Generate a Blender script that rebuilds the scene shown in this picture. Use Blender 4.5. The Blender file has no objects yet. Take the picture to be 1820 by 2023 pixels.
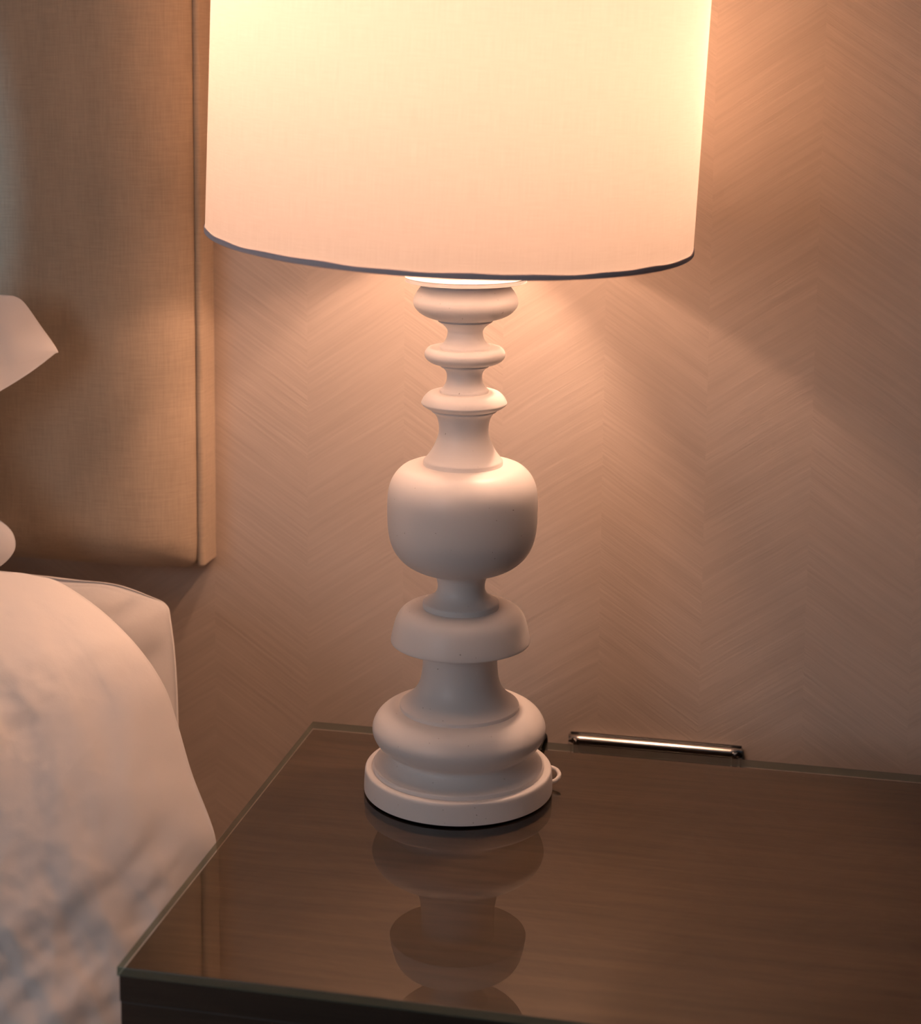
import bpy, bmesh, math, random
import numpy as np
from mathutils import Vector, Matrix, noise
random.seed(4)
S = bpy.context.scene
COL = S.collection
TZ = 0.6            # height of the glass top of the nightstand above the floor (m)
PI = math.pi

# ---------------------------------------------------------------- helpers
def link(name, me, mat=None, parent=None, smooth=True):
    o = bpy.data.objects.new(name, me)
    COL.objects.link(o)
    if mat: me.materials.append(mat)
    if smooth:
        for p in me.polygons: p.use_smooth = True
    if parent: o.parent = parent
    return o

def from_bm(name, bm, mat=None, parent=None, smooth=True):
    bmesh.ops.recalc_face_normals(bm, faces=bm.faces[:])
    me = bpy.data.meshes.new(name)
    bm.to_mesh(me); bm.free()
    return link(name, me, mat, parent, smooth)

def tag(o, label=None, cat=None, group=None, kind=None):
    if label: o['label'] = label
    if cat: o['category'] = cat
    if group: o['group'] = group
    if kind: o['kind'] = kind
    return o

def empty(name, loc, label, cat):
    o = bpy.data.objects.new(name, None)
    o.empty_display_size = 0.05
    COL.objects.link(o); o.location = loc
    return tag(o, label, cat)

def box_bm(lo, hi, bevel=0.0, seg=3):
    bm = bmesh.new()
    bmesh.ops.create_cube(bm, size=1)
    for v in bm.verts:
        for i in range(3):
            v.co[i] = lo[i] + (v.co[i] + .5) * (hi[i] - lo[i])
    if bevel > 0:
        bmesh.ops.bevel(bm, geom=bm.edges[:], offset=bevel, segments=seg, profile=.5, affect='EDGES')
    return bm

def box(name, lo, hi, mat, parent=None, bevel=0.0, seg=3):
    return from_bm(name, box_bm(lo, hi, bevel, seg), mat, parent, smooth=bevel > .02)

def crisp(o, angle=40):
    # split shading at sharp edges
    me = o.data
    bm = bmesh.new(); bm.from_mesh(me)
    for e in bm.edges:
        if len(e.link_faces) == 2 and e.calc_face_angle(0) > math.radians(angle):
            e.smooth = False
    bm.to_mesh(me); bm.free()
    return o

def spline(P, n):
    # Catmull-Rom through the listed points
    out = []
    for i in range(len(P) - 1):
        p0 = P[max(i-1, 0)]; p1 = P[i]; p2 = P[i+1]; p3 = P[min(i+2, len(P)-1)]
        for k in range(n):
            t = k / n
            out.append(tuple(.5*((2*b) + (-a+c)*t + (2*a-5*b+4*c-d)*t*t + (-a+3*b-3*c+d)*t**3)
                             for a, b, c, d in zip(p0, p1, p2, p3)))
    out.append(tuple(P[-1]))
    return out

LEAN = 0.0065       # the turned column leans a touch to the right
def lathe(name, prof, mat, parent, n=160, lean=LEAN, sub=3, caps=(False, False)):
    pts = spline(prof, sub)
    if caps[0]: pts = [(pts[0][0]*.80, pts[0][1])] + pts
    if caps[1]: pts = pts + [(pts[-1][0]*.80, pts[-1][1])]
    bm = bmesh.new(); rings = []
    for r, z in pts:
        r = max(r, 0.0); ox = lean * max(z - .02, 0)
        if r < 1e-5:
            rings.append([bm.verts.new((ox, 0, z))])
        else:
            rings.append([bm.verts.new((ox + r*math.cos(2*PI*k/n), r*math.sin(2*PI*k/n), z)) for k in range(n)])
    for a, b in zip(rings, rings[1:]):
        for k in range(n):
            k2 = (k+1) % n
            if len(a) == 1 and len(b) == 1: continue
            if len(a) == 1: bm.faces.new((a[0], b[k], b[k2]))
            elif len(b) == 1: bm.faces.new((a[k], a[k2], b[0]))
            else: bm.faces.new((a[k], a[k2], b[k2], b[k]))
    return crisp(from_bm(name, bm, mat, parent), 28)

def tube(name, pts, r, mat, parent=None, n=14, sub=8, closed=False):
    if closed:
        P = list(pts)
        path = []
        m = len(P)
        for i in range(m):
            p0, p1, p2, p3 = P[i-1], P[i], P[(i+1) % m], P[(i+2) % m]
            for k in range(sub):
                t = k/sub
                path.append(tuple(.5*((2*b)+(-a+c)*t+(2*a-5*b+4*c-d)*t*t+(-a+3*b-3*c+d)*t**3) for a, b, c, d in zip(p0, p1, p2, p3)))
    else:
        path = spline(pts, sub)
    path = [Vector(p) for p in path]
    bm = bmesh.new(); rings = []
    up = Vector((0, 0, 1)); N = len(path); nrm = None
    for i, p in enumerate(path):
        a = path[i-1] if (i > 0 or closed) else p
        b = path[(i+1) % N] if (i < N-1 or closed) else p
        t = (b - a).normalized()
        if nrm is None:
            nrm = t.cross(up if abs(t.z) < .9 else Vector((1, 0, 0))).normalized()
        else:
            nrm = (nrm - t*nrm.dot(t)).normalized()
        bi = t.cross(nrm)
        rings.append([bm.verts.new(p + nrm*r*math.cos(2*PI*k/n) + bi*r*math.sin(2*PI*k/n)) for k in range(n)])
    rng = range(N) if closed else range(N-1)
    for i in rng:
        a, b = rings[i], rings[(i+1) % N]
        for k in range(n):
            bm.faces.new((a[k], a[(k+1) % n], b[(k+1) % n], b[k]))
    if not closed:
        bm.faces.new(rings[0]); bm.faces.new(rings[-1])
    return from_bm(name, bm, mat, parent)

# ---------------------------------------------------------------- materials
class NT:
    def __init__(s, name):
        s.m = bpy.data.materials.new(name); s.m.use_nodes = True
        s.t = s.m.node_tree; s.t.nodes.clear()
        s.out = s.n('ShaderNodeOutputMaterial')
    def n(s, typ, **kw):
        nd = s.t.nodes.new(typ)
        for k, v in kw.items(): setattr(nd, k, v)
        return nd
    def l(s, a, b): s.t.links.new(a, b)
    def math(s, op, a, b=None, c=None):
        nd = s.n('ShaderNodeMath', operation=op)
        for i, v in enumerate((a, b, c)):
            if v is None: continue
            if isinstance(v, (int, float)): nd.inputs[i].default_value = v
            else: s.l(v, nd.inputs[i])
        return nd.outputs[0]
    def comb(s, x, y, z):
        nd = s.n('ShaderNodeCombineXYZ')
        for i, v in enumerate((x, y, z)):
            if isinstance(v, (int, float)): nd.inputs[i].default_value = v
            else: s.l(v, nd.inputs[i])
        return nd.outputs[0]
    def xyz(s):
        tc = s.n('ShaderNodeTexCoord'); sp = s.n('ShaderNodeSeparateXYZ')
        s.l(tc.outputs['Object'], sp.inputs[0])
        return sp.outputs[0], sp.outputs[1], sp.outputs[2]
    def noise(s, vec, scale=1, detail=2, rough=.5):
        nd = s.n('ShaderNodeTexNoise'); s.l(vec, nd.inputs['Vector'])
        nd.inputs['Scale'].default_value = scale; nd.inputs['Detail'].default_value = detail
        nd.inputs['Roughness'].default_value = rough
        return nd.outputs[0]
    def ramp(s, fac, stops):
        nd = s.n('ShaderNodeValToRGB'); e = nd.color_ramp.elements
        while len(e) < len(stops): e.new(.5)
        for el, (p, c) in zip(e, stops):
            el.position = p; el.color = (*c, 1)
        s.l(fac, nd.inputs[0]); return nd.outputs[0]
    def bump(s, h, strength=.3, dist=.001, normal=None):
        nd = s.n('ShaderNodeBump'); nd.inputs['Strength'].default_value = strength
        nd.inputs['Distance'].default_value = dist; s.l(h, nd.inputs['Height'])
        if normal is not None: s.l(normal, nd.inputs['Normal'])
        return nd.outputs[0]
    def principled(s, color=None, rough=.5, spec=.5, metal=0, normal=None, sheen=0, coat=0):
        b = s.n('ShaderNodeBsdfPrincipled')
        if color is not None:
            if isinstance(color, tuple): b.inputs['Base Color'].default_value = (*color, 1)
            else: s.l(color, b.inputs['Base Color'])
        b.inputs['Roughness'].default_value = rough
        b.inputs['Specular IOR Level'].default_value = spec
        b.inputs['Metallic'].default_value = metal
        b.inputs['Sheen Weight'].default_value = sheen
        b.inputs['Coat Weight'].default_value = coat
        if normal is not None: s.l(normal, b.inputs['Normal'])
        return b.outputs[0]
    def done(s, sh):
        s.l(sh, s.out.inputs['Surface']); return s.m

def simple(name, color, rough=.5, spec=.5, metal=0):
    t = NT(name); return t.done(t.principled(color, rough, spec, metal))
# ---------------------------------------------------------------- values read from the photograph
WALL_A, WALL_B = (.52, .43, .36), (.64, .535, .455)
HEAD_A, HEAD_B = (.40, .31, .225), (.53, .415, .30)
SH_A, SH_B = (.84, .745, .655), (.90, .81, .72)
SH_MIX = .255
LAMP_W = (.88, .85, .835)
WOOD_A, WOOD_B = (.046, .028, .017), (.128, .080, .050)
WOODF_A, WOODF_B = (.028, .019, .014), (.05, .035, .025)  # walnut for front faces, their dim lighting put into the colour
COTTON = (.85, .81, .785)
BULB_C, BULB_S = (1, .575, .375), 400
BULBS = [((.100, .083, .640), .0213), ((-.055, -.030, .690), .0163)]
SH_RX = 2.0
WORLD_C, WORLD_S = (.55, .62, .75), .03
AREAS = [('window_daylight', (-1.5, -3.2, 1.6), (-.2, 0, .85), 1.3, 1.5, (.90, .92, 1), 13.5)]
FSTOP = 6.5
EXPO = 0.0
SPOTS = [('added_cool_spot', (-1.6, -2.4, 1.5), (-1.016, .16, 1.12), 22, .06, (.34, .70, 1), 95, .02)]  # added cool spot that draws a blue strip on the headboard's left
def mat_wall():
    t = NT('chevron_wallpaper')
    x, y, z = t.xyz()
    xs = t.math('SUBTRACT', x, 0.088)
    pp = t.math('PINGPONG', xs, 0.0975)
    # the strands run a little unevenly
    wob = t.noise(t.comb(t.math('MULTIPLY', x, 9), 0, t.math('MULTIPLY', z, 9)), 1, 2)
    v = t.math('ADD', z, t.math('MULTIPLY', pp, 0.68))
    v = t.math('ADD', v, t.math('MULTIPLY', wob, 0.006))
    cid = t.math('FLOOR', t.math('DIVIDE', xs, 0.0975))
    cx = t.math('MULTIPLY', cid, 7.31)
    n1 = t.noise(t.comb(t.math('MULTIPLY', v, 260), t.math('MULTIPLY', x, 9), cx), 1, 3, .6)
    n2 = t.noise(t.comb(t.math('MULTIPLY', v, 70), t.math('MULTIPLY', x, 5), cx), 1, 2, .5)
    n3 = t.noise(t.comb(t.math('MULTIPLY', v, 800), t.math('MULTIPLY', x, 30), cx), 1, 2, .5)
    h = t.math('ADD', t.math('MULTIPLY', n1, .55), t.math('ADD', t.math('MULTIPLY', n2, .35), t.math('MULTIPLY', n3, .25)))
    col = t.ramp(h, [(.36, WALL_A), (.80, WALL_B)])
    return t.done(t.principled(col, .62, .35, normal=t.bump(h, .45, .0011)))

def mat_fabric(name, a, b, fx, fz, bump=.35, rough=.85, sheen=.15):
    t = NT(name); x, y, z = t.xyz()
    w = t.noise(t.comb(t.math('MULTIPLY', x, fx), t.math('MULTIPLY', y, fx), t.math('MULTIPLY', z, fx*.05)), 1, 2)
    g = t.noise(t.comb(t.math('MULTIPLY', x, fz*.05), t.math('MULTIPLY', y, fz*.05), t.math('MULTIPLY', z, fz)), 1, 2)
    big = t.noise(t.comb(t.math('MULTIPLY', x, 40), 0, t.math('MULTIPLY', z, 9)), 1, 2)
    h = t.math('ADD', t.math('MULTIPLY', w, .5), t.math('MULTIPLY', g, .5))
    h2 = t.math('ADD', t.math('MULTIPLY', h, .75), t.math('MULTIPLY', big, .25))
    col = t.ramp(h2, [(.32, a), (.68, b)])
    return t.done(t.principled(col, rough, .2, normal=t.bump(h, bump, .0006), sheen=sheen))

def mat_shade():
    t = NT('lampshade_linen'); x, y, z = t.xyz()
    ang = t.math('ARCTAN2', y, x)
    w = t.noise(t.comb(t.math('MULTIPLY', ang, 260), t.math('MULTIPLY', z, 40), 0), 1, 2)
    g = t.noise(t.comb(t.math('MULTIPLY', ang, 9), t.math('MULTIPLY', z, 1300), 3), 1, 2)
    h = t.math('ADD', t.math('MULTIPLY', w, .5), t.math('MULTIPLY', g, .5))
    nrm = t.bump(h, .25, .0004)
    dcol = t.ramp(h, [(.3, (.78, .755, .74)), (.7, (.86, .84, .83))])
    tcol = t.ramp(h, [(.3, SH_A), (.7, SH_B)])
    d = t.n('ShaderNodeBsdfDiffuse'); t.l(dcol, d.inputs[0]); t.l(nrm, d.inputs['Normal'])
    tr = t.n('ShaderNodeBsdfTranslucent'); t.l(tcol, tr.inputs[0]); t.l(nrm, tr.inputs['Normal'])
    mx = t.n('ShaderNodeMixShader'); mx.inputs[0].default_value = SH_MIX
    t.l(d.outputs[0], mx.inputs[1]); t.l(tr.outputs[0], mx.inputs[2])
    return t.done(mx.outputs[0])

def mat_wood(name, a, b, rough=.45):
    t = NT(name); x, y, z = t.xyz()
    wob = t.noise(t.comb(t.math('MULTIPLY', x, 3), t.math('MULTIPLY', y, 10), t.math('MULTIPLY', z, 10)), 1, 2)
    yy = t.math('ADD', y, t.math('MULTIPLY', wob, .03))
    zz = t.math('ADD', z, t.math('MULTIPLY', wob, .03))
    n1 = t.noise(t.comb(t.math('MULTIPLY', x, 5), t.math('MULTIPLY', yy, 110), t.math('MULTIPLY', zz, 110)), 1, 4, .6)
    n2 = t.noise(t.comb(t.math('MULTIPLY', x, 25), t.math('MULTIPLY', yy, 700), t.math('MULTIPLY', zz, 700)), 1, 2, .6)
    h = t.math('ADD', t.math('MULTIPLY', n1, .65), t.math('MULTIPLY', n2, .35))
    col = t.ramp(h, [(.3, a), (.7, b)])
    return t.done(t.principled(col, rough, .35, normal=t.bump(h, .1, .0005)))

def mat_glass(name, tint):
    t = NT(name)
    tr = t.n('ShaderNodeBsdfTransparent'); tr.inputs[0].default_value = (*tint, 1)
    gl = t.n('ShaderNodeBsdfAnisotropic') if False else t.n('ShaderNodeBsdfGlossy')
    gl.inputs['Roughness'].default_value = .015; gl.inputs[0].default_value = (1, 1, 1, 1)
    fr = t.n('ShaderNodeFresnel'); fr.inputs['IOR'].default_value = 1.52
    mx = t.n('ShaderNodeMixShader'); t.l(fr.outputs[0], mx.inputs[0])
    t.l(tr.outputs[0], mx.inputs[1]); t.l(gl.outputs[0], mx.inputs[2])
    return t.done(mx.outputs[0])

def mat_clear(name, tint):
    t = NT(name)
    tr = t.n('ShaderNodeBsdfTransparent'); tr.inputs[0].default_value = (*tint, 1)
    return t.done(tr.outputs[0])

def mat_glass_edge():
    t = NT('green_glass_edge')
    tr = t.n('ShaderNodeBsdfTransparent'); tr.inputs[0].default_value = (.62, .74, .66, 1)
    p = t.principled((.16, .205, .165), .25, .4)
    mx = t.n('ShaderNodeMixShader'); mx.inputs[0].default_value = .52
    t.l(tr.outputs[0], mx.inputs[1]); t.l(p, mx.inputs[2])
    return t.done(mx.outputs[0])

def mat_paint():
    t = NT('white_lacquer'); x, y, z = t.xyz()
    n = t.noise(t.comb(t.math('MULTIPLY', x, 60), t.math('MULTIPLY', y, 60), t.math('MULTIPLY', z, 260)), 1, 3)
    sp = t.noise(t.comb(t.math('MULTIPLY', x, 330), t.math('MULTIPLY', y, 330), t.math('MULTIPLY', z, 330)), 1, 1)
    col = t.ramp(sp, [(.19, (.42, .38, .35)), (.215, LAMP_W)])
    return t.done(t.principled(col, .38, .45, normal=t.bump(n, .05, .0008)))

def mat_emit(name, col, s):
    t = NT(name); e = t.n('ShaderNodeEmission')
    e.inputs[0].default_value = (*col, 1); e.inputs[1].default_value = s
    return t.done(e.outputs[0])

def mat_cotton():
    t = NT('white_cotton'); x, y, z = t.xyz()
    c1 = t.noise(t.comb(t.math('MULTIPLY', x, 26), t.math('MULTIPLY', y, 26), t.math('MULTIPLY', z, 26)), 1, 4, .6)
    w = t.noise(t.comb(t.math('MULTIPLY', x, 900), t.math('MULTIPLY', y, 900), t.math('MULTIPLY', z, 900)), 1, 1)
    n = t.bump(c1, .12, .004); n = t.bump(w, .15, .0003, n)
    return t.done(t.principled(COTTON, .8, .2, normal=n, sheen=.1))

M_wall = mat_wall()
M_head = mat_fabric('taupe_upholstery', HEAD_A, HEAD_B, 900, 900)
M_shade = mat_shade()
M_hem = mat_fabric('shade_hem', (.68, .61, .66), (.78, .70, .75), 900, 900, .2)
M_paint = mat_paint()
M_wood = mat_wood('walnut_veneer', WOOD_A, WOOD_B)
M_wood_shaded = mat_wood('walnut_shaded', WOODF_A, WOODF_B, .5)  # shaded copy of the walnut, dimness of the front painted in
M_glass = mat_glass('clear_glass', (.93, .95, .93))
M_glass_under = mat_clear('glass_underside', (.97, .98, .97))
M_glass_edge = mat_glass_edge()
M_cotton = mat_cotton()
M_chrome = simple('polished_chrome', (.82, .80, .77), .16, .5, 1)
M_black = simple('black_plastic', (.012, .012, .013), .35)
M_contact_shadow = simple('contact_shadow_black', (.01, .01, .01), .95, .1)
M_brass = simple('lamp_socket_metal', (.7, .6, .42), .3, .5, 1)
M_floor = mat_fabric('carpet', (.16, .125, .10), (.24, .19, .15), 400, 400, .6, .95)
M_bulb = mat_emit('bulb_glow', BULB_C, BULB_S)
M_ceil = simple('ceiling_paint', (.75, .73, .70), .9, .1)

# ---------------------------------------------------------------- room
YW = 0.235
tag(box('wall_back', (-3.2, YW, 0), (2.4, YW + .1, 2.6), M_wall), 'beige chevron textured wallpaper wall behind the lamp', 'wall', kind='structure')
tag(box('floor', (-3.2, -4.2, -.1), (2.4, YW + .1, 0), M_floor), 'brown carpeted floor', 'floor', kind='structure')
tag(box('ceiling', (-3.2, -4.2, 2.6), (2.4, YW + .1, 2.7), M_ceil), 'pale painted ceiling', 'ceiling', kind='structure')

# ---------------------------------------------------------------- headboard
hb = empty('headboard', (-1.1, .21, TZ + .12), 'taupe upholstered headboard panel with rounded edge fixed to the wall', 'headboard')
def under(o, root):
    o.parent = root
    o.matrix_parent_inverse = Matrix.Translation(-root.location)
    return o
def cushion(name, x0, x1, z0, z1, yb, yf, rad, mat):
    # padded panel: rounded front edges, crowned face
    bm = bmesh.new()
    nx, nz = 120, 80
    def lin(a, b, n):
        # finer rows near both ends
        o = []
        for i in range(n+1):
            t = i/n; t = .5 - .5*math.cos(PI*t); o.append(a + (b-a)*t)
        return o
    xs, zs = lin(x0, x1, nx), lin(z0, z1, nz)
    rc, rv = .020, .045
    def prof(d, r):
        d = max(0, min(d, r)); q = 1 - d/r
        return 1 - math.sqrt(max(0, 1 - q**2.3))     # 0 on the face, 1 at the rim
    grid = []
    for z in zs:
        row = []
        for x in xs:
            d = min(x-x0, x1-x, z-z0, z1-z)
            # rounded corner: distance to a rounded rectangle
            qx = max(abs(x-(x0+x1)/2) - ((x1-x0)/2 - rc), 0); qz = max(abs(z-(z0+z1)/2) - ((z1-z0)/2 - rc), 0)
            dd = rc - math.hypot(qx, qz)
            dx, dz = max(min(x-x0, x1-x), 0), max(min(z-z0, z1-z), 0)
            fx, fz = prof(dx, rad), prof(dz, rv)
            fall = 1 - (1-fx)*(1-fz)
            yy = yf + (yb-yf)*fall
            # pull corners in so the outline is rounded
            px, pz = x, z
            if dd < 0:
                k = rc/math.hypot(qx, qz)
                px = (x0+x1)/2 + math.copysign((x1-x0)/2 - rc + qx*k, x-(x0+x1)/2)
                pz = (z0+z1)/2 + math.copysign((z1-z0)/2 - rc + qz*k, z-(z0+z1)/2)
            row.append(bm.verts.new((px, yy, pz)))
        grid.append(row)
    for a, b in zip(grid, grid[1:]):
        for i in range(len(a)-1):
            bm.faces.new((a[i], a[i+1], b[i+1], b[i]))
    # back
    rim = grid[0][:] + [r[-1] for r in grid[1:]] + grid[-1][-2::-1] + [r[0] for r in grid[-2:0:-1]]
    bv = [bm.verts.new((v.co.x, yb + .002, v.co.z)) for v in rim]
    n = len(rim)
    for i in range(n):
        bm.faces.new((rim[i], rim[(i+1) % n], bv[(i+1) % n], bv[i]))
    bm.faces.new(bv)
    return from_bm(name, bm, mat)
under(box('back_panel', (-1.90, .214, TZ + .119), (-.3000, YW - .0005, TZ + 1.01), M_head, bevel=.004, seg=3), hb)
under(box('border_roll', (-.3062, .1965, TZ + .1165), (-.2992, YW - .0006, TZ + 1.015), M_head, bevel=.0032, seg=6), hb)
for lx in (-.72, -1.48):
    under(box('mounting_post', (lx-.03, .222, .0), (lx+.03, YW-.001, TZ+.16), M_wood_shaded), hb)
under(cushion('front_cushion', -1.90, -.3043, TZ + .113, TZ + 1.01, .210, .158, .085, M_head), hb)

# ---------------------------------------------------------------- nightstand
ns = empty('nightstand', (.145, -.11, 0), 'dark walnut nightstand under a sheet of glass, beside the bed', 'nightstand')
X0, X1, Y0, Y1 = -.1650, .452, -.3448, .1195
GT = .0072
top_z = TZ - GT - .0004
cb = bmesh.new()
def add_box(bm, lo, hi):
    r = bmesh.ops.create_cube(bm, size=1)
    for v in r['verts']:
        for i in range(3): v.co[i] = lo[i] + (v.co[i] + .5)*(hi[i] - lo[i])
add_box(cb, (X0+.002, Y0+.022, 0.06), (X0+.020, Y1-.002, top_z-.019))
add_box(cb, (X1-.020, Y0+.022, 0.06), (X1-.002, Y1-.002, top_z-.019))
add_box(cb, (X0+.020, Y1-.014, 0.06), (X1-.020, Y1-.004, top_z-.019))
add_box(cb, (X0+.020, Y0+.022, 0.06), (X1-.020, Y1-.014, .08))
add_box(cb, (X0+.03, Y0+.05, 0.0), (X1-.03, Y1-.02, .06))
under(from_bm('carcass', cb, M_wood_shaded, smooth=False), ns)
tb = under(box('top_board', (X0+.001, Y0+.003, top_z-.019), (X1-.001, Y1-.001, top_z), M_wood), ns)
tb.data.materials.append(M_wood_shaded)
for p in tb.data.polygons:
    if p.normal.y < -.5 or abs(p.normal.x) > .5: p.material_index = 1  # front and side faces get the walnut with shade painted in
for z0, z1 in ((.085, .330), (.334, top_z-.0192)):
    d = box('drawer', (X0+.0012, Y0+.0032, z0), (X1-.0012, Y0+.021, z1), M_wood_shaded, bevel=.001, seg=2)
    under(d, ns)
    h = box('handle', (.105, Y0-.012, z1-.045), (.185, Y0+.0045, z1-.035), M_chrome, bevel=.003)
    h.parent = d
gb = box_bm((X0, Y0, TZ-GT), (X1, Y1, TZ), .0009, 2)
glass = from_bm('glass_sheet', gb, M_glass, smooth=False)
glass.data.materials.append(M_glass_edge); glass.data.materials.append(M_glass_under)
for p in glass.data.polygons:
    if p.normal.z > .9: p.material_index = 0
    elif p.normal.z < -.5: p.material_index = 2
    else: p.material_index = 1
tag(glass, 'clear glass sheet with green edge lying on the nightstand', 'glass top')

# ---------------------------------------------------------------- lamp
PROF = {
    'cup_plate': [(0.0, 438.91), (24.91, 438.91), (48.57, 439.33), (49.83, 438.08), (49.0, 436.4), (41.53, 435.36), (37.38, 435.15)],
    'cup': [(37.38, 435.15), (36.56, 432.63), (37.39, 430.54), (39.9, 427.19), (42.41, 422.57), (43.26, 418.38), (42.03, 414.18), (38.29, 409.97), (32.48, 406.61), (25.82, 404.51), (22.49, 403.87)],
    'upper_neck': [(21.24, 403.66), (21.24, 402.82), (22.49, 402.4), (20.83, 401.14), (18.33, 399.45), (15.84, 396.92), (14.59, 394.4), (14.59, 392.29), (15.43, 388.49), (17.52, 384.69), (20.45, 382.16), (21.07, 381.31), (20.87, 379.2)],
    'ring1': [(20.87, 379.2), (23.37, 381.31), (26.71, 381.73), (30.05, 380.46), (32.56, 377.93), (33.4, 375.18), (32.58, 372.01), (30.08, 369.46), (26.74, 367.77), (20.89, 366.71), (19.64, 366.5)],
    'mid_neck': [(19.22, 366.29), (20.06, 365.65), (20.06, 364.8), (17.55, 363.11), (15.47, 360.56), (14.64, 357.17), (14.85, 353.35), (15.9, 349.95), (18.0, 346.98), (19.88, 345.28), (20.1, 344.0), (19.89, 342.72)],
    'ring2': [(19.89, 342.72), (21.77, 344.85), (25.12, 344.42), (29.31, 342.72), (33.09, 339.32), (35.4, 335.06), (35.2, 333.35), (32.27, 330.8), (27.67, 328.88)],
    'long_neck': [(27.25, 328.67), (27.25, 327.39), (24.74, 325.68), (22.65, 322.69), (21.19, 317.99), (20.57, 312.43), (21.0, 307.73), (22.27, 303.45), (24.38, 298.3), (26.91, 293.58), (30.29, 288.86), (32.61, 286.28), (33.03, 284.99), (33.04, 281.99)],
    'body': [(33.04, 281.99), (37.04, 284.13), (43.35, 282.42), (49.68, 279.83), (55.18, 275.1), (59.42, 268.64), (61.78, 261.31), (62.67, 252.67), (62.73, 241.85), (62.36, 231.02), (61.35, 222.77), (59.27, 214.95), (55.92, 207.98), (50.86, 201.88), (44.52, 197.08), (37.33, 193.59), (29.7, 191.41), (26.3, 190.97)],
    'lower_neck': [(26.3, 190.97), (24.19, 189.22), (21.65, 186.16), (20.17, 181.79), (19.75, 177.41), (20.39, 173.91), (22.53, 170.4), (25.93, 167.77), (29.76, 165.79), (31.68, 164.7), (32.11, 163.38), (32.12, 159.87)],
    'collar': [(32.12, 159.87), (35.72, 163.82), (40.4, 163.38), (45.94, 160.75), (50.64, 156.35), (54.07, 150.64), (56.23, 143.16), (57.97, 136.1), (58.64, 131.69), (58.0, 130.37), (54.59, 129.93), (42.65, 130.81), (31.99, 130.81)],
    'pedestal': [(31.56, 130.81), (31.36, 123.74), (31.39, 114.9), (31.84, 106.04), (32.71, 99.39), (34.23, 93.61), (36.81, 88.28), (40.68, 83.39), (45.41, 78.94), (49.27, 76.26), (50.35, 75.37), (50.36, 72.47)],
    'bulge': [(50.36, 72.47), (54.85, 75.37), (60.0, 74.03), (65.16, 70.47), (69.48, 65.56), (72.52, 59.31), (73.41, 53.94), (72.15, 48.57), (68.75, 43.2), (63.62, 39.16), (58.47, 36.92)],
    'scotia': [(58.47, 36.92), (56.76, 34.68), (56.34, 31.99), (57.65, 28.84), (60.68, 25.25), (64.57, 22.33), (68.88, 20.53), (71.47, 19.85), (72.77, 18.95), (72.78, 17.38)],
    'foot': [(72.78, 17.38), (77.08, 18.28), (78.59, 17.15), (79.25, 15.35), (79.96, 5.44), (80.22, 0.03), (79.79, -1.1), (0.0, -1.1)],
}
PROF['cup_plate'] = [(0, 439.4), (24.9, 439.4), (48.2, 439.5), (49.7, 438.6), (49.9, 436.6), (49.3, 435.4), (41.5, 435.2), (37.4, 435.15)]
PROF['ring1'][:3] = [(20.87, 379.2), (23.0, 380.0), (26.5, 380.7)]
PROF['ring2'][:3] = [(19.89, 342.9), (22.0, 343.6), (25.6, 343.7)]
PROF['body'][:3] = [(33.04, 282.2), (37.5, 282.6), (43.35, 281.8)]
PROF['collar'][:7] = [(32.12, 160.1), (36.0, 160.6), (40.4, 160.4), (45.94, 159.0), (50.64, 155.8), (54.07, 150.6), (56.23, 143.6)]
PROF['bulge'][:5] = [(50.36, 72.7), (54.5, 72.9), (59.5, 71.8), (64.9, 69.0), (69.4, 64.9)]
PROF['scotia'] = [(58.47, 36.92), (57.0, 35.2), (56.5, 33.0), (57.8, 30.6), (60.8, 27.8), (64.6, 25.6), (68.5, 24.4), (71.6, 24.0), (72.5, 23.6), (72.8, 22.9), (72.8, 20.3)]
PROF['foot'] = [(72.8, 20.2), (73.3, 19.9), (74.0, 20.5), (76.0, 20.6), (77.8, 20.4), (78.8, 19.7), (79.3, 18.4), (79.6, 15.5), (80.0, 8.0), (80.1, 2.4), (79.9, 1.8), (79.4, 1.6)]
PROF = {k: [(r/1000, z/1000) for r, z in v] for k, v in PROF.items()}
lamp = empty('table_lamp', (0, 0, TZ), 'white turned table lamp with lit drum shade standing on the nightstand', 'table lamp')
PARTNAME = dict(cup_plate='top_plate', cup='cup', upper_neck='upper_neck', ring1='upper_ring', mid_neck='middle_neck',
                ring2='lower_ring', long_neck='long_neck', body='round_body', lower_neck='lower_neck', collar='bell_collar',
                pedestal='pedestal', bulge='base_bulge', scotia='base_cove', foot='foot')
for k, pr in PROF.items():
    pr = list(pr)
    # run each turned piece a little into its neighbours so that the joints stay closed
    lathe(PARTNAME[k], pr, M_paint, lamp, caps=(k != 'cup_plate', True))
lathe('contact_shadow_pad', [(0, .0018), (.0775, .0018), (.0778, .001), (.0775, .0001), (0, .0001)], M_contact_shadow, lamp, lean=0, sub=1)['label'] = 'black pad added as contact shadow under the foot'  # dark disc added to draw the contact shadow below the foot
# looped cord stay at the back of the foot
tube('cord_loop', [(.0700, .034, .0120), (.0755, .0335, .0118), (.0805, .031, .0105), (.0828, .026, .0085), (.0805, .0215, .0058), (.0755, .021, .0042), (.070, .0225, .0042)], .0018, M_paint, lamp)
tube('power_cord', [(.055, .055, .006), (.0535, .075, .006), (.0535, .098, .0062), (.0535, .118, .0055), (.0535, .128, -.002), (.0535, .131, -.03), (.0535, .134, -.09), (.058, .15, -.25), (.05, .18, -.45), (.05, .20, -.592)], .0030, M_black, lamp)['label'] = 'black power cord running over the back edge'
# fittings inside the shade
lathe('socket', [(0, .440), (.016, .440), (.016, .475), (.020, .478), (.020, .530), (.012, .533), (0, .533)], M_brass, lamp, n=48, sub=1)
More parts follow.
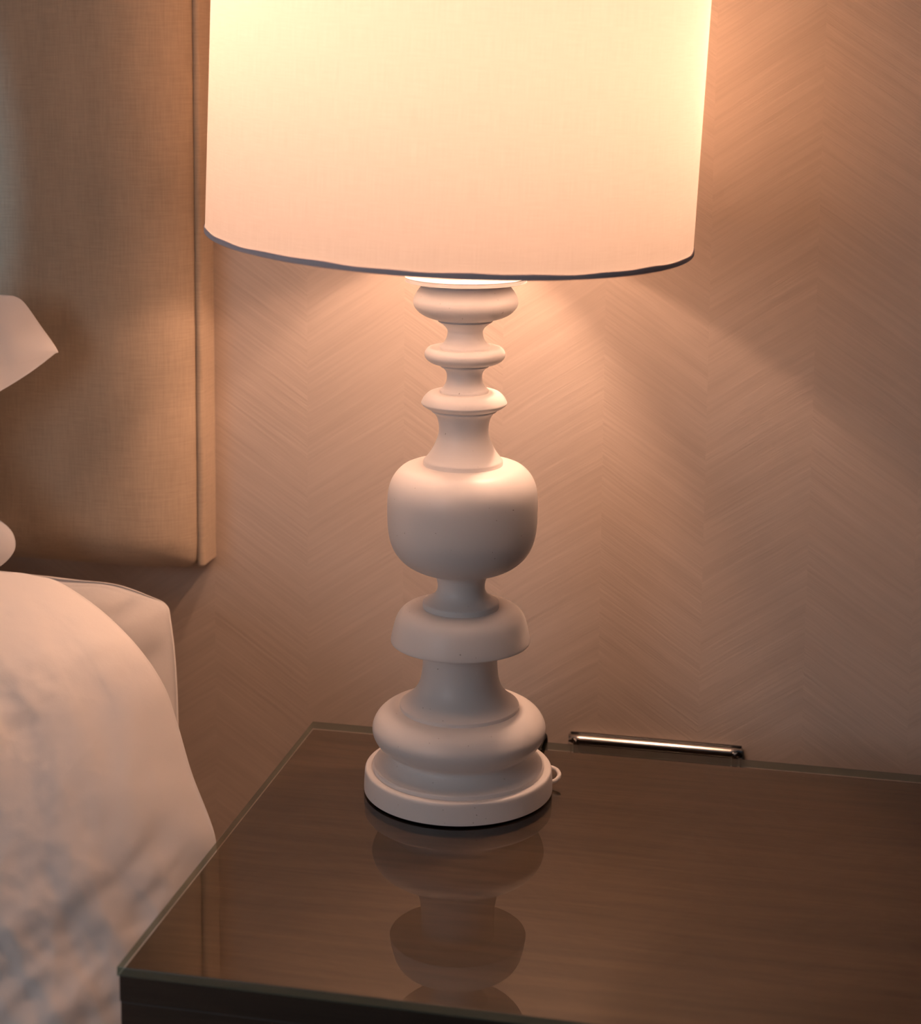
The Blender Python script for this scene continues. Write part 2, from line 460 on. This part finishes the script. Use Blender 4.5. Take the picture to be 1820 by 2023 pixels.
# shade
SHX, SHZ = -.0114, .4728
shade_root = None
def shade_mesh():
    bm = bmesh.new(); n = 256
    zs = [i/60*.30 for i in range(61)]
    rings = [[bm.verts.new(((.1985)*math.cos(2*PI*k/n), (.1985)*math.sin(2*PI*k/n), z)) for k in range(n)] for z in zs]
    for a, b in zip(rings, rings[1:]):
        for k in range(n): bm.faces.new((a[k], a[(k+1) % n], b[(k+1) % n], b[k]))
    return bm
shade = from_bm('lamp_shade', shade_mesh(), M_shade, lamp)
shade.location = (SHX, 0, SHZ)
shade.rotation_euler = (math.radians(SH_RX), math.radians(2.8), 0)
shade['label'] = 'white linen drum shade glowing warm'
def band(name, z0, z1, ri, ro):
    bm = bmesh.new(); n = 256
    sec = [(ri, z0+.0006), (ri+.0005, z0), (ro-.0006, z0), (ro, z0+.0006), (ro, z1-.0004), (ro-.0004, z1), (ri, z1)]
    rings = [[bm.verts.new((r*math.cos(2*PI*k/n), r*math.sin(2*PI*k/n), z + (.0004*math.sin(k*2*PI*9/n)+.0003*math.sin(k*2*PI*23/n) if z > (z0+z1)/2 else 0))) for k in range(n)] for r, z in sec]
    for i in range(len(sec)):
        a, b = rings[i], rings[(i+1) % len(sec)]
        for k in range(n): bm.faces.new((a[k], a[(k+1) % n], b[(k+1) % n], b[k]))
    return from_bm(name, bm, M_hem, shade)
band('hem_band', -.0024, .0020, .1972, .1993)['label'] = 'grey lower hem of the shade'
band('hem_band', .2984, .3016, .1972, .1993)['label'] = 'grey upper hem of the shade'
# spider: three wire arms from the socket to the upper hem
for k in range(3):
    a = 2*PI*k/3 + .5
    tube('spider_arm', [(.008*math.cos(a), .008*math.sin(a), .24), (.08*math.cos(a), .08*math.sin(a), .26), (.1975*math.cos(a), .1975*math.sin(a), .298)], .0014, M_brass, shade, n=8, sub=4)
def bulb(loc, r):
    bm = bmesh.new()
    bmesh.ops.create_uvsphere(bm, u_segments=20, v_segments=12, radius=r)
    for v in bm.verts:
        if v.co.z < 0:
            v.co.x *= 1 - .45*min(1, -v.co.z/r); v.co.y *= 1 - .45*min(1, -v.co.z/r)
            v.co.z *= 1.25
        v.co += Vector(loc)
    return from_bm('light_bulb', bm, M_bulb, lamp)
for loc, r in BULBS: bulb(loc, r)['label'] = 'glowing warm bulb inside the shade'

# ---------------------------------------------------------------- wall socket plate behind the nightstand
sp = empty('wall_socket_plate', (.145, YW, TZ - .083), 'wall socket plate in chrome frame seen over back edge of nightstand', 'socket')
px0, px1, pz0, pz1, pr = .0685, .2215, TZ-.1275, TZ-.0395, .0050
def rr(x0, x1, z0, z1, c, y):
    P = []
    for cx, cz, a0 in ((x1-c, z1-c, 0), (x0+c, z1-c, 90), (x0+c, z0+c, 180), (x1-c, z0+c, 270)):
        for k in range(5):
            a = math.radians(a0 + 90*k/4); P.append((cx + c*math.cos(a), y, cz + c*math.sin(a)))
    return P
under(tube('frame', rr(px0, px1, pz0, pz1, .004, YW-.0045), pr, M_chrome, closed=True, sub=3), sp)
under(box('face', (px0+.002, YW-.0042, pz0+.002), (px1-.002, YW-.0004, pz1-.002), M_black, bevel=.001), sp)
under(box('back_plate', (px0-.006, YW-.0012, pz0-.006), (px1+.006, YW-.0002, pz1+.006), M_black), sp)

# ---------------------------------------------------------------- bed and pillows
bed = empty('bed', (-1.1, -.85, 0), 'bed with white bedding to the left of the nightstand', 'bed')
under(box('bed_base', (-1.88, -1.85, .0), (-.22, .150, .16), M_wood_shaded, bevel=.004), bed)
under(box('mattress', (-1.90, -1.88, .16), (-.185, .152, .385), M_cotton, bevel=.04, seg=6), bed)

def facets(u, v, f, seed):
    # crumpled cloth: distance to the nearest of scattered points, sharp ridges between them
    d, _ = noise.voronoi((u*f + seed, v*f - seed, seed*.37))
    return d[0]

def crease(u, v, f, seed):
    # thin pressed lines between cells
    d, _ = noise.voronoi((u*f + seed, v*f - seed, seed*.37))
    return max(0, 1 - (d[1] - d[0])/.10)

def pillow(name, outline, frame, Tf, Tb, label, wr=.004, center=None, pucker=.004, seed=0.0, nr=72, sub=6, L=.07, fold=0.0, low=0.0):
    """outline: closed list of (u, v); frame: (origin, U, V, N); bulges Tf along N and Tb against it."""
    O, U, V, N = [Vector(q) for q in frame]
    P = []
    m = len(outline)
    for i in range(m):
        p0, p1, p2, p3 = outline[i-1], outline[i], outline[(i+1) % m], outline[(i+2) % m]
        for k in range(sub):
            t = k/sub
            P.append(tuple(.5*((2*b)+(-a+c)*t+(2*a-5*b+4*c-d)*t*t+(-a+3*b-3*c+d)*t**3) for a, b, c, d in zip(p0, p1, p2, p3)))
    if center is None:
        center = (sum(p[0] for p in P)/len(P), sum(p[1] for p in P)/len(P))
    n = len(P)
    A = np.array(P); B = np.roll(A, -1, 0)
    E = []; 
    for a, c in zip(A, B):
        k = max(1, int(np.hypot(*(c-a))/.006))
        for q in range(k): E.append((*(a + (c-a)*(q+.5)/k), np.hypot(*(c-a))/k))
    E = np.array(E)
    def soft(pts):
        # smooth distance to the seam
        out = np.empty(len(pts))
        for i in range(0, len(pts), 400):
            d2 = ((pts[i:i+400, None, :] - E[None, :, :2])**2).sum(2) + 1e-9
            out[i:i+400] = (.5*(E[None, :, 2]*d2**-1.5).sum(1))**-.5
        return out
    per = [0]
    for i in range(n): per.append(per[-1] + math.dist(P[i], P[(i+1) % n]))
    umin, umax = A[:, 0].min(), A[:, 0].max(); vmin, vmax = A[:, 1].min(), A[:, 1].max()
    C0 = np.array(center)
    def ring_pts(s): return C0 + (A - C0)*s
    bm = bmesh.new()
    def place(pts, side, s):
        d = soft(pts)
        out = []
        for i, (u, v) in enumerate(pts):
            h = (Tf if side > 0 else Tb)*(1 - math.exp(-d[i]/L)) * (1 if s < .999 else 0)
            w = 0
            if side > 0 and s < .999:
                fade = min(1, d[i]/.03)
                t = (v - vmin)/(vmax - vmin)
                mk = 1 - low*max(0, min(1, (t - .58)/.28))      # crumples gather in the lower half
                d1 = (u*.64 + v*.77); d2 = (-u*.77 + v*.64)       # long folds rising to the right
                e1 = (u*.42 - v*.91); e2 = (u*.91 + v*.42)        # crossing folds
                bend = .035*noise.noise((u*6, v*6, seed))
                def sh(n_): return math.copysign(abs(n_)**.75, n_)
                patch = .35 + .65*max(0, min(1, .5 + 1.6*noise.noise((u*5 + 9, v*5, seed+3))))
                w += wr*.55*sh(noise.noise((d1*4 + seed, (d2 + bend)*20, seed)))*mk
                w += wr*.42*sh(noise.noise((d1*8 + seed, (d2 + bend)*44, seed+5)))*mk*patch
                w += wr*.40*sh(noise.noise((e1*9 - seed, (e2 + bend)*40, seed+8)))*mk*patch
                w += wr*.50*(facets(d1*.6, d2 + bend, 34, seed+4.4) - .4)*mk*patch
                w += wr*.30*(facets(u + bend, v, 60, seed+1.4) - .4)*mk*patch*patch
                w += wr*.5*noise.noise((u*4 + seed, v*4, seed+6))
                w *= fade
                w += pucker*noise.noise((per[i % n]*30 + seed, s*1.2, 3.3))*math.exp(-((d[i]-.018)/.016)**2)
                if fold:
                    # crease running in from the top right corner
                    q = ((u - umax)*.64 + (v - vmax)*.77); r = (-(u - umax)*.77 + (v - vmax)*.64)
                    w -= fade*fold*math.exp(-((r - .022)/.007)**2)*math.exp(-((q + .05)/.05)**2)
                    w -= fade*fold*.7*math.exp(-((r + .030)/.009)**2)*math.exp(-((q + .09)/.06)**2)
            out.append(bm.verts.new(O + U*float(u) + V*float(v) + N*(side*h + w)))
        return out
    def s_of(k, m_): return 1 - (1-k/m_)**1.6
    front = [place(np.array([center]), 1, 0)]
    for k in range(1, nr+1): front.append(place(ring_pts(s_of(k, nr)), 1, s_of(k, nr)))
    nb = 30
    back = [place(np.array([center]), -1, 0)]
    for k in range(1, nb): back.append(place(ring_pts(s_of(k, nb)), -1, s_of(k, nb)))
    back.append(front[-1])
    for Ls, flip in ((front, False), (back, True)):
        for i in range(n):
            j = (i+1) % n
            f = (Ls[0][0], Ls[1][i], Ls[1][j]); bm.faces.new(f[::-1] if flip else f)
        for a, c in zip(Ls[1:], Ls[2:]):
            for i in range(n):
                j = (i+1) % n
                f = (a[i], c[i], c[j], a[j]); bm.faces.new(f[::-1] if flip else f)
    o = from_bm(name, bm, M_cotton)
    return tag(o, label, 'pillow')

def mirror(right, xc):
    """right: points from the top middle clockwise to the bottom middle; adds the mirrored left half."""
    left = [(2*xc - u, v) for u, v in right[::-1] if abs(u - xc) > 1e-4]
    return right + left
G = 'white pillows heaped against the headboard'
# back pillow, upright against the wall
bp = mirror([(-.62, .134), (-.50, .128), (-.404, .124), (-.354, .122), (-.318, .1125), (-.3035, .106), (-.299, .092), (-.2935, .05), (-.290, -.01), (-.288, -.10), (-.290, -.160), (-.300, -.178), (-.36, -.186), (-.62, -.192)], -.62)
a = math.radians(4)
pillow('pillow', bp, ((0, .100, TZ), (1, 0, 0), (0, math.sin(a), math.cos(a)), (0, -math.cos(a), math.sin(a))), .060, .050,
       'white pillow with pinched corner standing against the wall below the headboard', wr=.003, seed=3.1, pucker=.003, L=.055, fold=.008, sub=8)['group'] = G
# upper pillow, propped against the headboard, both right corners showing
up = mirror([(-.67, .432), (-.58, .420), (-.50, .407), (-.440, .4015), (-.426, .399), (-.418, .392), (-.405, .372), (-.3905, .349), (-.394, .3445), (-.418, .327), (-.449, .309), (-.490, .289), (-.506, .258), (-.490, .228), (-.464, .206), (-.440, .188), (-.4325, .174), (-.435, .161), (-.449, .149), (-.466, .150), (-.53, .172), (-.60, .180), (-.67, .183)], -.67)
a = math.radians(7)
yw_ = math.radians(26); U_ = Vector((math.cos(yw_), math.sin(yw_), 0)); V_ = Vector((0, math.sin(a), math.cos(a)))
V_ = (V_ - U_*V_.dot(U_)).normalized(); N_ = V_.cross(U_)
if N_.y > 0: N_ = -N_
O_ = Vector((-.408, .062, TZ - .003)) + U_*.41
pillow('pillow', up, (O_, U_, V_, N_), .045, .040,
       'upper white pillow propped on the headboard, only its two right corners in view', wr=.004, seed=7.7, center=(-.67, .28), L=.10, pucker=.002, sub=8)['group'] = G
# front pillow, leaning back, the big one
yf_, th = math.radians(20), math.radians(42)
N_ = Vector((math.sin(yf_)*math.cos(th), -math.cos(yf_)*math.cos(th), math.sin(th)))
U_ = Vector((math.cos(yf_), math.sin(yf_), 0)); V_ = N_.cross(U_)
if V_.z < 0: V_ = -V_
fp = mirror([(-.38, .252), (-.28, .250), (-.179, .2455), (-.1465, .240), (-.1257, .232), (-.0916, .2054), (-.0608, .1713), (-.0389, .136), (-.0275, .1019), (-.016, .0601), (.003, .004), (-.002, -.03), (-.012, -.07), (-.0235, -.12), (-.038, -.18), (-.065, -.235), (-.12, -.255), (-.38, -.268)], -.38)
pillow('pillow', fp, ((-.172, -.135, TZ - .008), U_, V_, N_), .070, .045,
       'large crumpled white pillow in front, beside the nightstand edge', wr=.0125, seed=1.3, sub=14, nr=150, L=.075, low=.8, pucker=.003)['group'] = G

# ---------------------------------------------------------------- light
w = bpy.data.worlds.new('room_ambient'); S.world = w; w.use_nodes = True
bg = w.node_tree.nodes['Background']
bg.inputs[0].default_value = (*WORLD_C, 1); bg.inputs[1].default_value = WORLD_S
def area(name, loc, target, sx, sy, col, power):
    l = bpy.data.lights.new(name, 'AREA'); l.shape = 'RECTANGLE'; l.size = sx; l.size_y = sy
    l.color = col; l.energy = power
    o = bpy.data.objects.new(name, l); COL.objects.link(o); o.location = loc
    d = Vector(target) - Vector(loc)
    o.rotation_euler = d.to_track_quat('-Z', 'Y').to_euler()
    return o
for args in AREAS: area(*args)

def spot(name, loc, target, deg, blend, col, power, rad):
    l = bpy.data.lights.new(name, 'SPOT'); l.spot_size = math.radians(deg); l.spot_blend = blend
    l.color = col; l.energy = power; l.shadow_soft_size = rad
    o = bpy.data.objects.new(name, l); COL.objects.link(o); o.location = loc
    o.rotation_euler = (Vector(target) - Vector(loc)).to_track_quat('-Z', 'Y').to_euler()
for args in SPOTS: spot(*args)

# ---------------------------------------------------------------- camera
cam = bpy.data.cameras.new('camera'); co = bpy.data.objects.new('camera', cam); COL.objects.link(co)
FPX, CX, CY = 3516.3789, 920.2835, 567.749
R3 = Matrix(((0.97864716, 0.20533806, 0.00927493), (0.03546249, -0.12422472, -0.9916202), (-0.20246519, 0.97077521, -0.12885397)))
right, down, fwd = R3[0], R3[1], R3[2]
m = Matrix((right, -down, -fwd)).transposed().to_4x4()
m.translation = Vector((0.29814809, -1.417871, 0.61852197 + TZ))
co.matrix_world = m
cam.sensor_fit = 'HORIZONTAL'; cam.sensor_width = 36
cam.lens = FPX/1820*36
cam.shift_x = (910 - CX)/1820; cam.shift_y = (CY - 1011.5)/1820
cam.clip_start = .01
cam.dof.use_dof = True; cam.dof.focus_distance = 1.50; cam.dof.aperture_fstop = FSTOP
S.camera = co
S.view_settings.view_transform = 'Standard'; S.view_settings.look = 'None'
S.view_settings.gamma = 1; S.view_settings.exposure = EXPO; S.view_settings.use_curve_mapping = False
S.cycles.use_denoising = True
S.cycles.max_bounces = 10; S.cycles.diffuse_bounces = 5; S.cycles.transparent_max_bounces = 12
S.cycles.sample_clamp_indirect = 8
